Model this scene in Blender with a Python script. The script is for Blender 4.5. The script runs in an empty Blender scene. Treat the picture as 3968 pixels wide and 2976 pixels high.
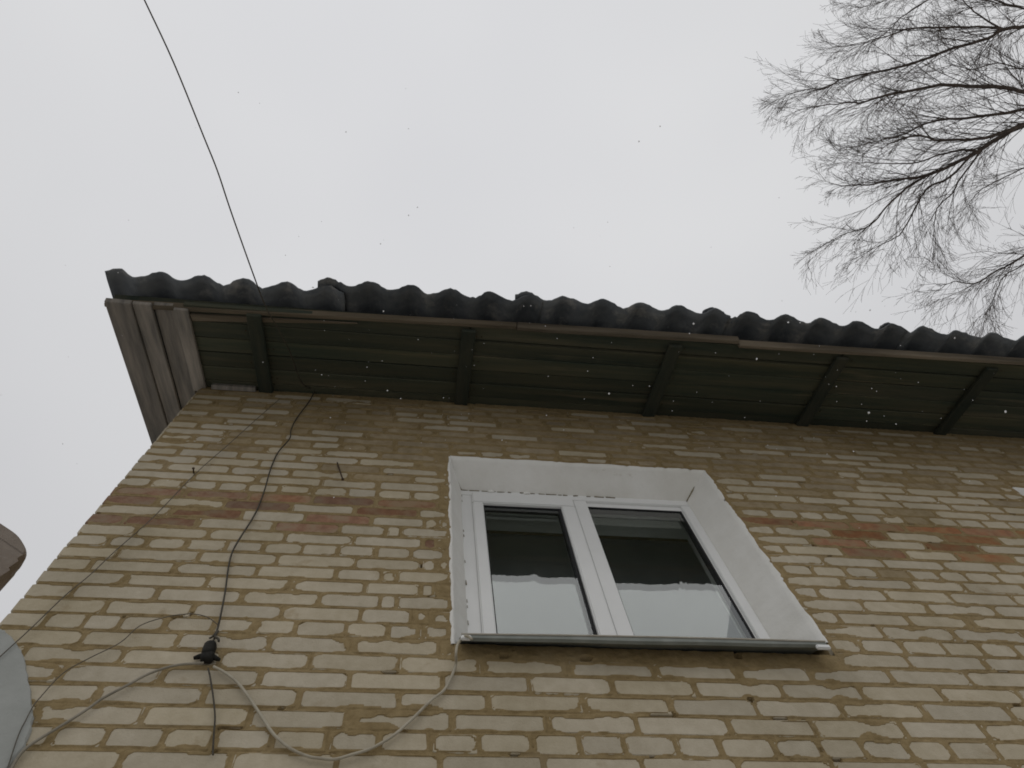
import bpy, bmesh, math, random
import numpy as np
from mathutils import Vector, Matrix

random.seed(7)
scene = bpy.context.scene
COL = scene.collection

# ------------------------------------------------------------------ camera
F = 3100.0                       # focal length in pixels of the 3968 x 2976 photograph
CX, CY = 1984.0, 1488.0
D = 1.5756                       # metres from the camera to the brick face
EYE = 1.6
K = 1.79385                      # overview pixels -> photograph pixels
R = np.array([[0.99183166, -0.09773146, -0.08196659],
              [0.06543138, 0.94144236, -0.3307643],
              [0.1094929, 0.32269932, 0.94014704]])      # rows: right, down, forward


def ray(px, py):
    return R.T @ np.array([px - CX, py - CY, F])


def at_y(px, py, y=0.0):
    """point seen at a photo pixel, on the vertical plane y (the brick face is y = 0)"""
    d = ray(px, py)
    p = d * ((y + D) / d[1])
    return Vector((p[0], p[1] - D, p[2] + EYE))


def at_z(px, py, z):
    d = ray(px, py)
    p = d * ((z - EYE) / d[2])
    return Vector((p[0], p[1] - D, p[2] + EYE))


def at_x(px, py, x):
    d = ray(px, py)
    p = d * (x / d[0])
    return Vector((p[0], p[1] - D, p[2] + EYE))


cam_data = bpy.data.cameras.new('camera')
cam = bpy.data.objects.new('camera', cam_data)
COL.objects.link(cam)
cam_data.sensor_width = 36.0
cam_data.lens = F / 3968.0 * 36.0
cam_data.clip_start = 0.02
cam_data.clip_end = 600.0
right, down, fwd = Vector(R[0]), Vector(R[1]), Vector(R[2])
m = Matrix((right, -down, -fwd)).transposed().to_4x4()
m.translation = Vector((0, -D, EYE))
cam.matrix_world = m
scene.camera = cam

# ------------------------------------------------------------------ sky, sun, exposure
SUN_EL, SUN_AZ = math.radians(58), math.radians(205)
world = bpy.data.worlds.new('World')
scene.world = world
world.use_nodes = True
nt = world.node_tree
nt.nodes.clear()
out = nt.nodes.new('ShaderNodeOutputWorld')
bg = nt.nodes.new('ShaderNodeBackground')
sky = nt.nodes.new('ShaderNodeTexSky')
sky.sky_type = 'NISHITA'
sky.sun_disc = False
sky.sun_elevation = SUN_EL
sky.sun_rotation = SUN_AZ
sky.dust_density = 6.0
bw = nt.nodes.new('ShaderNodeRGBToBW')
tc = nt.nodes.new('ShaderNodeTexCoord')
cl = nt.nodes.new('ShaderNodeTexNoise')          # thin unevenness of the cloud deck
cl.inputs['Scale'].default_value = 1.3
cl.inputs['Detail'].default_value = 3.0
ramp = nt.nodes.new('ShaderNodeValToRGB')
ramp.color_ramp.elements[0].position = 0.3
ramp.color_ramp.elements[0].color = (6.75, 6.79, 7.02, 1)
ramp.color_ramp.elements[1].position = 0.7
ramp.color_ramp.elements[1].color = (7.7, 7.73, 7.83, 1)
mix = nt.nodes.new('ShaderNodeMix')
mix.data_type = 'RGBA'
mix.inputs[0].default_value = 0.04               # almost all of the blue is hidden by cloud
nt.links.new(tc.outputs['Generated'], cl.inputs['Vector'])
nt.links.new(cl.outputs['Fac'], ramp.inputs['Fac'])
nt.links.new(sky.outputs['Color'], bw.inputs['Color'])
nt.links.new(ramp.outputs['Color'], mix.inputs[6])
nt.links.new(bw.outputs['Val'], mix.inputs[7])
# an overcast deck is about three times as bright overhead as at the horizon
sep = nt.nodes.new('ShaderNodeSeparateXYZ')
nt.links.new(tc.outputs['Generated'], sep.inputs['Vector'])
cie = nt.nodes.new('ShaderNodeMapRange')
cie.inputs['From Min'].default_value = 0.0
cie.inputs['From Max'].default_value = 1.0
cie.inputs['To Min'].default_value = 0.45
cie.inputs['To Max'].default_value = 1.0
nt.links.new(sep.outputs['Z'], cie.inputs['Value'])
mul = nt.nodes.new('ShaderNodeMix')
mul.data_type = 'RGBA'
mul.blend_type = 'MULTIPLY'
mul.inputs[0].default_value = 1.0
nt.links.new(mix.outputs[2], mul.inputs[6])
nt.links.new(cie.outputs['Result'], mul.inputs[7])
nt.links.new(mul.outputs[2], bg.inputs['Color'])
bg.inputs['Strength'].default_value = 0.1
nt.links.new(bg.outputs['Background'], out.inputs['Surface'])

sd = bpy.data.lights.new('sun', 'SUN')
sd.energy = 0.5
sd.angle = math.radians(70)
sd.color = (1.0, 0.97, 0.93)
sun = bpy.data.objects.new('sun', sd)
COL.objects.link(sun)
sdir = Vector((math.sin(SUN_AZ) * math.cos(SUN_EL), math.cos(SUN_AZ) * math.cos(SUN_EL), math.sin(SUN_EL)))
sun.rotation_euler = sdir.to_track_quat('Z', 'Y').to_euler()
sun.location = (0, -6, 12)

scene.view_settings.view_transform = 'Standard'
scene.view_settings.look = 'None'
scene.view_settings.exposure = 0.0
scene.view_settings.gamma = 1.0
scene.render.engine = 'CYCLES'
scene.cycles.max_bounces = 8
scene.cycles.transparent_max_bounces = 16
scene.cycles.filter_width = 1.8


# ------------------------------------------------------------------ materials
def mat(name, c1, c2, scale=20.0, rough=0.9, bump=0.3, bscale=None, detail=6.0, stretch=(1, 1, 1),
        vary=0.0, c3=None, c3scale=3.0, c3pos=(0.55, 0.7), spec=0.2, bdist=0.004, grime=0.0):
    mt = bpy.data.materials.new(name)
    mt.use_nodes = True
    n = mt.node_tree.nodes
    l = mt.node_tree.links
    bs = n['Principled BSDF']
    bs.inputs['Roughness'].default_value = rough
    bs.inputs['Specular IOR Level'].default_value = spec
    geo = n.new('ShaderNodeNewGeometry')
    mp = n.new('ShaderNodeMapping')
    mp.inputs['Scale'].default_value = stretch
    l.new(geo.outputs['Position'], mp.inputs['Vector'])
    nz = n.new('ShaderNodeTexNoise')
    nz.inputs['Scale'].default_value = scale
    nz.inputs['Detail'].default_value = detail
    nz.inputs['Roughness'].default_value = 0.6
    l.new(mp.outputs['Vector'], nz.inputs['Vector'])
    rp = n.new('ShaderNodeValToRGB')
    rp.color_ramp.elements[0].position = 0.32
    rp.color_ramp.elements[1].position = 0.68
    rp.color_ramp.elements[0].color = (*c1, 1)
    rp.color_ramp.elements[1].color = (*c2, 1)
    l.new(nz.outputs['Fac'], rp.inputs['Fac'])
    col = rp.outputs['Color']
    if c3 is not None:
        n3 = n.new('ShaderNodeTexNoise')
        n3.inputs['Scale'].default_value = c3scale
        n3.inputs['Detail'].default_value = 8.0
        n3.inputs['Roughness'].default_value = 0.65
        l.new(mp.outputs['Vector'], n3.inputs['Vector'])
        r3 = n.new('ShaderNodeValToRGB')
        r3.color_ramp.elements[0].position = c3pos[0]
        r3.color_ramp.elements[1].position = c3pos[1]
        r3.color_ramp.elements[0].color = (0, 0, 0, 1)
        r3.color_ramp.elements[1].color = (1, 1, 1, 1)
        l.new(n3.outputs['Fac'], r3.inputs['Fac'])
        mx = n.new('ShaderNodeMix')
        mx.data_type = 'RGBA'
        l.new(r3.outputs['Color'], mx.inputs[0])
        l.new(col, mx.inputs[6])
        mx.inputs[7].default_value = (*c3, 1)
        col = mx.outputs[2]
    if grime:                      # rain-washed soot: long vertical streaks and broad clouds
        for sc_, st_ in ((2.2, (1.6, 1.6, 0.35)), (1.1, (1, 1, 1))):
            gm = n.new('ShaderNodeMapping')
            gm.inputs['Scale'].default_value = st_
            l.new(geo.outputs['Position'], gm.inputs['Vector'])
            gn_ = n.new('ShaderNodeTexNoise')
            gn_.inputs['Scale'].default_value = sc_
            gn_.inputs['Detail'].default_value = 7.0
            gn_.inputs['Roughness'].default_value = 0.6
            l.new(gm.outputs['Vector'], gn_.inputs['Vector'])
            gr_ = n.new('ShaderNodeValToRGB')
            gr_.color_ramp.elements[0].position = 0.40
            gr_.color_ramp.elements[1].position = 0.66
            gr_.color_ramp.elements[0].color = (1, 1, 1, 1)
            gr_.color_ramp.elements[1].color = (1 - grime, 1 - grime * 1.05, 1 - grime * 1.25, 1)
            l.new(gn_.outputs['Fac'], gr_.inputs['Fac'])
            gx_ = n.new('ShaderNodeMix')
            gx_.data_type = 'RGBA'
            gx_.blend_type = 'MULTIPLY'
            gx_.inputs[0].default_value = 1.0
            l.new(col, gx_.inputs[6])
            l.new(gr_.outputs['Color'], gx_.inputs[7])
            col = gx_.outputs[2]
    if vary:
        oi = n.new('ShaderNodeObjectInfo')
        ad = n.new('ShaderNodeMath')
        ad.operation = 'ADD'
        l.new(oi.outputs['Random'], ad.inputs[0])
        l.new(geo.outputs['Random Per Island'], ad.inputs[1])
        fr = n.new('ShaderNodeMath')
        fr.operation = 'FRACT'
        l.new(ad.outputs[0], fr.inputs[0])
        mr = n.new('ShaderNodeMapRange')
        mr.inputs['To Min'].default_value = 1 - vary
        mr.inputs['To Max'].default_value = 1 + vary
        l.new(fr.outputs[0], mr.inputs['Value'])
        hs = n.new('ShaderNodeHueSaturation')
        l.new(mr.outputs['Result'], hs.inputs['Value'])
        l.new(col, hs.inputs['Color'])
        m2 = n.new('ShaderNodeMapRange')
        fr2 = n.new('ShaderNodeMath')
        fr2.operation = 'MULTIPLY'
        fr2.inputs[1].default_value = 7.31
        l.new(fr.outputs[0], fr2.inputs[0])
        fr3 = n.new('ShaderNodeMath')
        fr3.operation = 'FRACT'
        l.new(fr2.outputs[0], fr3.inputs[0])
        m2.inputs['To Min'].default_value = 0.92
        m2.inputs['To Max'].default_value = 1.1
        l.new(fr3.outputs[0], m2.inputs['Value'])
        l.new(m2.outputs['Result'], hs.inputs['Saturation'])
        col = hs.outputs['Color']
    l.new(col, bs.inputs['Base Color'])
    if bump:
        nb = n.new('ShaderNodeTexNoise')
        nb.inputs['Scale'].default_value = bscale or scale * 3
        nb.inputs['Detail'].default_value = 8.0
        l.new(mp.outputs['Vector'], nb.inputs['Vector'])
        bp = n.new('ShaderNodeBump')
        bp.inputs['Strength'].default_value = bump
        bp.inputs['Distance'].default_value = bdist
        l.new(nb.outputs['Fac'], bp.inputs['Height'])
        l.new(bp.outputs['Normal'], bs.inputs['Normal'])
    return mt


M_BRICK = mat('silicate_brick', (0.455, 0.398, 0.298), (0.525, 0.467, 0.362), 26, 0.95, 0.5, 150, vary=0.07,
              c3=(0.31, 0.235, 0.14), c3scale=7.0, c3pos=(0.60, 0.80), grime=0.15)
M_RED = mat('dull_red_brick', (0.19, 0.105, 0.065), (0.29, 0.155, 0.092), 22, 0.95, 0.5, 120, vary=0.2,
            c3=(0.25, 0.18, 0.115), c3scale=11.0, c3pos=(0.44, 0.6))
M_ORANGE = mat('orange_red_brick', (0.20, 0.105, 0.058), (0.33, 0.145, 0.066), 22, 0.95, 0.5, 120, vary=0.25,
               c3=(0.24, 0.165, 0.09), c3scale=11.0, c3pos=(0.44, 0.58))
M_MORTAR = mat('mortar', (0.245, 0.178, 0.086), (0.345, 0.262, 0.138), 30, 0.97, 0.8, 110,
               c3=(0.30, 0.235, 0.14), c3scale=4.0, c3pos=(0.55, 0.74), grime=0.16)
M_STAIN_SHADE = mat('stained_shaded_brick', (0.31, 0.245, 0.15), (0.40, 0.33, 0.225), 26, 0.95, 0.5, 150, vary=0.10,
                c3=(0.26, 0.19, 0.10), c3scale=9.0, c3pos=(0.50, 0.70), grime=0.15)  # mortar film and the shade under the eaves, both put into this browner colour
M_RENDER = mat('pale_render', (0.31, 0.32, 0.30), (0.36, 0.37, 0.35), 9, 0.95, 0.35, 90)
M_PLASTER = mat('white_plaster', (0.74, 0.73, 0.69), (0.80, 0.795, 0.765), 7, 0.85, 0.45, 45, grime=0.07,
                c3=(0.48, 0.44, 0.36), c3scale=9.0, c3pos=(0.64, 0.80))
M_PVC = mat('white_pvc', (0.71, 0.715, 0.70), (0.75, 0.755, 0.74), 6, 0.35, 0.0, spec=0.5)
M_GASKET = mat('rubber_gasket', (0.015, 0.015, 0.016), (0.025, 0.025, 0.026), 40, 0.7, 0.0)
M_MOULD = mat('damp_crack', (0.12, 0.10, 0.06), (0.30, 0.26, 0.18), 90, 0.95, 0.3, 200)
M_ZINC = mat('zinc_sheet', (0.16, 0.175, 0.155), (0.23, 0.245, 0.22), 14, 0.6, 0.15, 60, spec=0.5)
M_FOLD = mat('dusty_sill_fold', (0.36, 0.33, 0.27), (0.45, 0.42, 0.35), 30, 0.7, 0.0)
M_SLATE = mat('asbestos_slate', (0.085, 0.095, 0.105), (0.15, 0.16, 0.165), 11, 0.92, 0.4, 70,
              c3=(0.26, 0.255, 0.24), c3scale=8.0, c3pos=(0.54, 0.72), vary=0.15)
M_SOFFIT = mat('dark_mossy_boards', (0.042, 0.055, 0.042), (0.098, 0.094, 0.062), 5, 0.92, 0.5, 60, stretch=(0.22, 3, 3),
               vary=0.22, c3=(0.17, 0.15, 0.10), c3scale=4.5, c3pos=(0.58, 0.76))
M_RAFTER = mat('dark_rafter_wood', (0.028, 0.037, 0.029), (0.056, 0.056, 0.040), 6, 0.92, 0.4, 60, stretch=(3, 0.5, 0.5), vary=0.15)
M_FASCIA = mat('weathered_fascia_wood', (0.06, 0.05, 0.036), (0.20, 0.165, 0.12), 4, 0.92, 0.5, 70, stretch=(0.3, 4, 4), vary=0.3)
M_GABLE = mat('grey_weathered_boards', (0.14, 0.132, 0.118), (0.32, 0.285, 0.24), 5, 0.92, 0.5, 70, stretch=(5, 0.45, 0.45), vary=0.2)
M_BARK = mat('birch_bark', (0.045, 0.038, 0.033), (0.12, 0.092, 0.075), 14, 0.9, 0.4, 60)
M_TRUNK = mat('birch_trunk_bark', (0.08, 0.07, 0.06), (0.55, 0.53, 0.49), 5, 0.85, 0.4, 30, stretch=(1, 1, 3))
M_CABLE = mat('dark_cable', (0.035, 0.03, 0.022), (0.07, 0.06, 0.042), 40, 0.7, 0.0, spec=0.3)
M_THIN = mat('thin_grey_wire', (0.09, 0.08, 0.062), (0.14, 0.125, 0.1), 40, 0.8, 0.0)
M_WHITE = mat('off_white_cable', (0.36, 0.325, 0.25), (0.47, 0.43, 0.34), 18, 0.65, 0.0, c3=(0.24, 0.20, 0.14), c3scale=6)
M_GREYC = mat('grey_cable', (0.20, 0.18, 0.14), (0.33, 0.30, 0.24), 12, 0.65, 0.0)
M_BLACK = mat('black_tape', (0.010, 0.010, 0.008), (0.024, 0.022, 0.018), 50, 0.75, 0.5, 120)
M_IRON = mat('rusty_iron', (0.035, 0.026, 0.018), (0.085, 0.055, 0.032), 60, 0.8, 0.3)
M_POST = mat('grey_masonry', (0.28, 0.235, 0.20), (0.38, 0.335, 0.295), 8, 0.95, 0.6, 40, c3=(0.22, 0.165, 0.14), c3scale=3.5)
M_SNOW = mat('snow', (0.85, 0.86, 0.88), (0.9, 0.91, 0.92), 30, 0.8, 0.0)
M_GROUND = mat('trodden_snow_ground', (0.48, 0.475, 0.465), (0.66, 0.66, 0.66), 0.7, 0.95, 0.4, 6,
               c3=(0.24, 0.21, 0.17), c3scale=0.35, c3pos=(0.5, 0.65), bdist=0.03)
M_INNER = mat('inner_white_paint', (0.83, 0.84, 0.82), (0.87, 0.88, 0.86), 5, 0.7, 0.0)
M_ROOM = mat('room_paint', (0.74, 0.76, 0.72), (0.8, 0.81, 0.78), 3, 0.9, 0.0)


def glass_material():
    mt = bpy.data.materials.new('window_glass')
    mt.use_nodes = True
    n = mt.node_tree.nodes
    l = mt.node_tree.links
    n.clear()
    o = n.new('ShaderNodeOutputMaterial')
    fr = n.new('ShaderNodeFresnel')
    IOR = 2.0                                  # both faces of one pane together
    ge = n.new('ShaderNodeNewGeometry')
    mr = n.new('ShaderNodeMapRange')           # a thin pane reflects alike from both sides
    mr.inputs['To Min'].default_value = IOR
    mr.inputs['To Max'].default_value = 1.0 / IOR
    l.new(ge.outputs['Backfacing'], mr.inputs['Value'])
    l.new(mr.outputs['Result'], fr.inputs['IOR'])
    tr = n.new('ShaderNodeBsdfTransparent')
    tr.inputs['Color'].default_value = (0.95, 0.975, 0.955, 1)
    gl = n.new('ShaderNodeBsdfGlossy')
    gl.inputs['Roughness'].default_value = 0.0
    gl.inputs['Color'].default_value = (0.97, 1.0, 1.0, 1)
    mx = n.new('ShaderNodeMixShader')
    l.new(fr.outputs['Fac'], mx.inputs['Fac'])
    l.new(tr.outputs['BSDF'], mx.inputs[1])
    l.new(gl.outputs['BSDF'], mx.inputs[2])
    l.new(mx.outputs['Shader'], o.inputs['Surface'])
    return mt


M_GLASS = glass_material()


# ------------------------------------------------------------------ mesh helpers
def link(o, parent=None):
    COL.objects.link(o)
    if parent is not None:
        o.parent = parent
    return o


def mesh_obj(name, verts, faces, material, parent=None, smooth=False):
    me = bpy.data.meshes.new(name)
    me.from_pydata([tuple(v) for v in verts], [], faces)
    if smooth:
        me.polygons.foreach_set('use_smooth', [True] * len(me.polygons))
    if material:
        me.materials.append(material)
    me.update()
    return link(bpy.data.objects.new(name, me), parent)


def empty(name, loc):
    o = bpy.data.objects.new(name, None)
    o.location = loc
    return link(o)


def tag(o, label=None, cat=None, group=None, kind=None):
    if label:
        o['label'] = label
    if cat:
        o['category'] = cat
    if group:
        o['group'] = group
    if kind:
        o['kind'] = kind
    return o


class MB:
    def __init__(self):
        self.v = []
        self.f = []

    def hexa(self, pts):
        """8 corners: bottom ring 0-3, top ring 4-7"""
        b = len(self.v)
        self.v += [Vector(p) for p in pts]
        for q in ((0, 3, 2, 1), (4, 5, 6, 7), (0, 1, 5, 4), (1, 2, 6, 5), (2, 3, 7, 6), (3, 0, 4, 7)):
            self.f.append(tuple(b + i for i in q))
        return self

    def box(self, x0, x1, y0, y1, z0, z1):
        return self.hexa([(x0, y0, z0), (x1, y0, z0), (x1, y1, z0), (x0, y1, z0),
                          (x0, y0, z1), (x1, y0, z1), (x1, y1, z1), (x0, y1, z1)])

    def tube(self, pts, radii, sides=6, cap=True):
        pts = [Vector(p) for p in pts]
        n = len(pts)
        if not hasattr(radii, '__len__'):
            radii = [radii] * n
        b = len(self.v)
        up = None
        for i, p in enumerate(pts):
            t = pts[min(i + 1, n - 1)] - pts[max(i - 1, 0)]
            if t.length < 1e-9:
                t = Vector((0, 0, 1))
            t.normalize()
            if up is None:
                a = Vector((0, 0, 1)) if abs(t.z) < 0.9 else Vector((1, 0, 0))
                up = t.cross(a).normalized()
            up = (up - t * up.dot(t))
            if up.length < 1e-6:
                up = t.orthogonal()
            up.normalize()
            w = t.cross(up)
            for s in range(sides):
                a = 2 * math.pi * s / sides
                self.v.append(p + (up * math.cos(a) + w * math.sin(a)) * radii[i])
        for i in range(n - 1):
            for s in range(sides):
                s2 = (s + 1) % sides
                self.f.append((b + i * sides + s, b + i * sides + s2, b + (i + 1) * sides + s2, b + (i + 1) * sides + s))
        if cap:
            self.f.append(tuple(b + s for s in reversed(range(sides))))
            self.f.append(tuple(b + (n - 1) * sides + s for s in range(sides)))
        return self

    def build(self, name, material, parent=None, smooth=False):
        return mesh_obj(name, self.v, self.f, material, parent, smooth)


def bevel(o, w, seg=2):
    bm = bmesh.new()
    bm.from_mesh(o.data)
    bmesh.ops.bevel(bm, geom=bm.edges[:], offset=w, segments=seg, affect='EDGES', clamp_overlap=True)
    bm.to_mesh(o.data)
    bm.free()
    return o


def spline(pts, per=6):
    """Catmull-Rom through the points"""
    pts = [Vector(p) for p in pts]
    q = [pts[0] * 2 - pts[1]] + pts + [pts[-1] * 2 - pts[-2]]
    o = []
    for i in range(1, len(q) - 2):
        a, b, c, d = q[i - 1], q[i], q[i + 1], q[i + 2]
        for j in range(per):
            t = j / per
            o.append(0.5 * ((2 * b) + (c - a) * t + (2 * a - 5 * b + 4 * c - d) * t * t + (3 * b - a - 3 * c + d) * t ** 3))
    o.append(pts[-1])
    return o


_rs = np.random.RandomState(3)
_PERM = _rs.rand(256, 256)


def vnoise(x, z, scale, seed=0, octaves=3):
    """smooth value noise on arrays, 0..1"""
    out_ = np.zeros_like(x)
    amp = 1.0
    tot = 0.0
    for o_ in range(octaves):
        u = x * scale + 17.3 * seed + 5.1 * o_ + 1000
        v = z * scale + 9.7 * seed + 3.3 * o_ + 1000
        iu = np.floor(u).astype(int)
        iv = np.floor(v).astype(int)
        fu = u - iu
        fv = v - iv
        fu = fu * fu * (3 - 2 * fu)
        fv = fv * fv * (3 - 2 * fv)
        g = lambda a, b: _PERM[a % 256, b % 256]
        out_ += amp * ((g(iu, iv) * (1 - fu) + g(iu + 1, iv) * fu) * (1 - fv) + (g(iu, iv + 1) * (1 - fu) + g(iu + 1, iv + 1) * fu) * fv)
        tot += amp
        amp *= 0.5
        scale *= 2.03
    return out_ / tot


# ------------------------------------------------------------------ ground
gr = MB()
n = 40
gv = []
for i in range(n + 1):
    for j in range(n + 1):
        a = (i / n - 0.5) * 2
        b = (j / n - 0.5) * 2
        x = math.copysign(abs(a) ** 2.2, a) * 300
        y = math.copysign(abs(b) ** 2.2, b) * 300
        gv.append((x, y, 0.0))
gf = [(i * (n + 1) + j, (i + 1) * (n + 1) + j, (i + 1) * (n + 1) + j + 1, i * (n + 1) + j + 1) for i in range(n) for j in range(n)]
ground = mesh_obj('ground', gv, gf, M_GROUND)
tag(ground, 'trodden patchy snow on the ground below the house', 'ground', kind='structure')

# ------------------------------------------------------------------ the house
house = empty('brick_house', (1.2, 0, 0))
tag(house, 'pale brick house with corrugated slate eaves, dark boarded soffit and a white two-pane window', 'house')
HP = Vector((1.2, 0, 0))


def part(o):
    """keep world placement under the house empty"""
    o.parent = house
    o.matrix_parent_inverse = Matrix.Translation(-HP)
    return o


XL, XR = -1.19, 5.4              # left corner and right end of the facade
H = 0.0769                       # course height
Z0 = 1.6326 + EYE                # bed joint under row 0
ZS = 4.21 + EYE                  # where the boarded eaves meet the wall
WIN = [(0.146, 1.39), (3.035, 4.28)]
WZ0, WZ1 = 2.10 + EYE, 3.468 + EYE

# ---- joints traced from the photograph, row by row
ANCH = {
    -1: [-0.668], 0: [-0.856, -0.73, -0.591, 1.275, 1.412, 1.535, 1.674], 1: [-0.664, 1.439, 1.691],
    2: [-0.81, -0.537, 1.29, 1.551, 1.826], 3: [-0.933, -0.67, 1.39, 1.652, 1.918], 4: [-0.801, 1.53, 1.797],
    5: [-0.939, -0.673, 1.635, 1.904], 6: [-1.075, -0.863, -0.732, -0.464, 1.506, 1.809, 1.943],
    7: [-0.933, -0.67, -0.399, 1.628, 1.893], 8: [-1.06, -0.807, -0.54, 1.505, 1.77, 2.005],
    9: [-0.93, -0.67, -0.399, 1.638, 1.893, 2.157], 10: [-1.069, -0.797, -0.525, 1.768, 2.027],
    11: [-1.011, -0.739, -0.472, 1.638, 1.922, 2.136],
    12: [-1.069, -0.939, -0.803, -0.664, -0.534, -0.398, 1.686, 1.818, 1.956, 2.078, 2.196, 2.329],
    13: [-1.004, -0.747, -0.474, 1.885, 2.144, 2.388], 14: [-0.806, -0.528, 1.749, 2.028, 2.258],
    15: [-0.93, 1.899, 2.161, 2.408], 16: [-1.0, -0.75, 2.031, 2.292], 17: [-0.67, 1.9],
    18: [-0.95, 1.949, 2.088, 2.198, 2.318, 2.451, 2.578, 2.714], 19: [-0.67, 2.146, 2.398, 2.668],
    20: [-0.80, 2.02, 2.275, 2.524],
}
HEADERS = {-6, 0, 6, 12, 18, 24, 30}


def row_joints(r):
    a = ANCH.get(r)
    rr = random.Random(100 + r)
    head = r in HEADERS
    p = 0.132 if head else 0.263
    if a is None:
        a = [(-0.80 if head else (-0.67 if r % 2 else -0.80)) + rr.uniform(-0.03, 0.03)]
    o = [a[0]]
    for b in a[1:]:
        k = max(1, round((b - o[-1]) / p))
        s = o[-1]
        o += [s + (b - s) * (i + 1) / k + (rr.uniform(-0.012, 0.012) if i < k - 1 else 0) for i in range(k)]
    while o[0] - p > XL + 0.05:
        o.insert(0, o[0] - p + rr.uniform(-0.008, 0.008))
    while o[-1] < XR - 0.05:
        o.append(o[-1] + p + rr.uniform(-0.01, 0.01))
    if 6 < r < 16 and r != 12:                       # little closers left of the window
        c = (0.055 if r % 2 else -0.075) + rr.uniform(-0.015, 0.015)
        o = [x for x in o if not (c - 0.09 < x < c + 0.09)] + [c - 0.027, c + 0.027]
        o.sort()
    return o


RED = {}
for r, pts in {16: [(504, 1909), (888, 1941), (970, 1950), (1428, 1976), (1500, 1980), (3328, 2072), (3780, 2100)],
               15: [(835, 1976), (930, 1985), (1399, 2000), (3249, 2112), (3700, 2129)],
               14: [(500, 1990), (606, 2000), (723, 2006), (1193, 2041), (3376, 2156), (3831, 2173)],
               13: [(1663, 2076)]}.items():
    RED[r] = [at_y(*p).x for p in pts]

def stain_shade_p(r, x):
    """share of browner bricks, mortar film plus painted eaves shade: many in the sloppy top courses and over the lintel"""
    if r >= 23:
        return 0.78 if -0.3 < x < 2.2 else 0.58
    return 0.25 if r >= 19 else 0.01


bricks = []          # (row, x0, x1, z0, z1, red)
ROW_LO, ROW_HI = -9, 33
for r in range(ROW_LO, ROW_HI + 1):
    zb, zt = Z0 + H * r, Z0 + H * (r + 1)
    if zt > ZS + 0.02:
        continue
    js = row_joints(r)
    edges = [XL - 0.007] + [j for j in js if XL + 0.04 < j < XR - 0.04] + [XR]
    for i in range(len(edges) - 1):
        a, b = edges[i], edges[i + 1]
        segs = [(a, b)]
        zc = (zb + zt) / 2
        for (w0, w1) in WIN:
            if WZ0 - 0.07 < zc < WZ1 + 0.02:
                ns = []
                for (s, e) in segs:
                    if e <= w0 or s >= w1:
                        ns.append((s, e))
                    else:
                        if s < w0 - 0.035:
                            ns.append((s, w0 - 0.002))
                        if e > w1 + 0.035:
                            ns.append((w1 + 0.002, e))
                segs = ns
        for (s, e) in segs:
            g = random.uniform(0.006, 0.014)
            g2 = random.uniform(0.006, 0.014)
            left = s + (0 if i == 0 and s < XL else g / 2)
            if e - left < 0.03:
                continue
            xc = (s + e) / 2
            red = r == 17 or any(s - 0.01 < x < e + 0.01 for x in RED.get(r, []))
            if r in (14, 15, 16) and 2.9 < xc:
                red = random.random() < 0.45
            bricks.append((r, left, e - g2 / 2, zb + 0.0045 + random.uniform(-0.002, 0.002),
                           zt - 0.0045 + random.uniform(-0.002, 0.002), ((2 if xc > 0.1 else 1) if red else (3 if random.random() < stain_shade_p(r, xc) else 0))))


def brick_mesh(w, h, seed):
    rr = random.Random(seed)
    hw, hh = w / 2, h / 2
    c = [rr.uniform(0.002, 0.007) for _ in range(4)]
    if rr.random() < 0.35:
        c[rr.randrange(4)] = rr.uniform(0.008, 0.02)
    j = lambda s=0.0018: rr.uniform(-s, s)
    ring = [(-hw + c[0], -hh), (0 + j(0.02), -hh + j()), (hw - c[1], -hh), (hw, -hh + c[1]), (hw, hh - c[2]),
            (hw - c[2], hh), (0 + j(0.02), hh + j()), (-hw + c[3], hh), (-hw, hh - c[3]), (-hw, -hh + c[0])]
    ring = [(x + j(), z + j()) for x, z in ring]
    v = []
    for (y, ins) in ((0.10, 0.0), (0.0035, 0.0), (0.0, 0.0028)):
        for x, z in ring:
            sx = (hw - ins) / hw
            sz = (hh - ins) / hh
            v.append((x * sx, y + (j(0.0005) if ins else 0), z * sz))
    f = []
    for k in range(2):
        for i in range(10):
            i2 = (i + 1) % 10
            f.append((k * 10 + i, k * 10 + i2, (k + 1) * 10 + i2, (k + 1) * 10 + i))
    f.append(tuple(20 + i for i in range(10)))
    return v, f


NV = 14
SV = {}
for kind, w in (('s', 0.25), ('h', 0.12), ('c', 0.05)):
    for s in range(NV):
        v, f = brick_mesh(w, 0.064, hash((len(kind), w, s)) % 99991)
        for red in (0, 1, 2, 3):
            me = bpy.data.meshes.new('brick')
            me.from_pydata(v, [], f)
            me.materials.append((M_BRICK, M_RED, M_ORANGE, M_STAIN_SHADE)[red])
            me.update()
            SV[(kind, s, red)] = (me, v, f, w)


def proj_area(x0, x1, z0, z1):
    """pixels the brick covers in the photograph, 0 outside the frame"""
    p = []
    for x, z in ((x0, z0), (x1, z0), (x1, z1), (x0, z1)):
        d = R @ np.array([x, D, z - EYE])
        p.append((CX + F * d[0] / d[2], CY + F * d[1] / d[2]))
    cx_ = sum(q[0] for q in p) / 4
    cy_ = sum(q[1] for q in p) / 4
    if not (-120 < cx_ < 4090 and -50 < cy_ < 3040):
        return 0
    a = 0
    for i in range(4):
        a += p[i][0] * p[(i + 1) % 4][1] - p[(i + 1) % 4][0] * p[i][1]
    return abs(a) / 2


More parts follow.
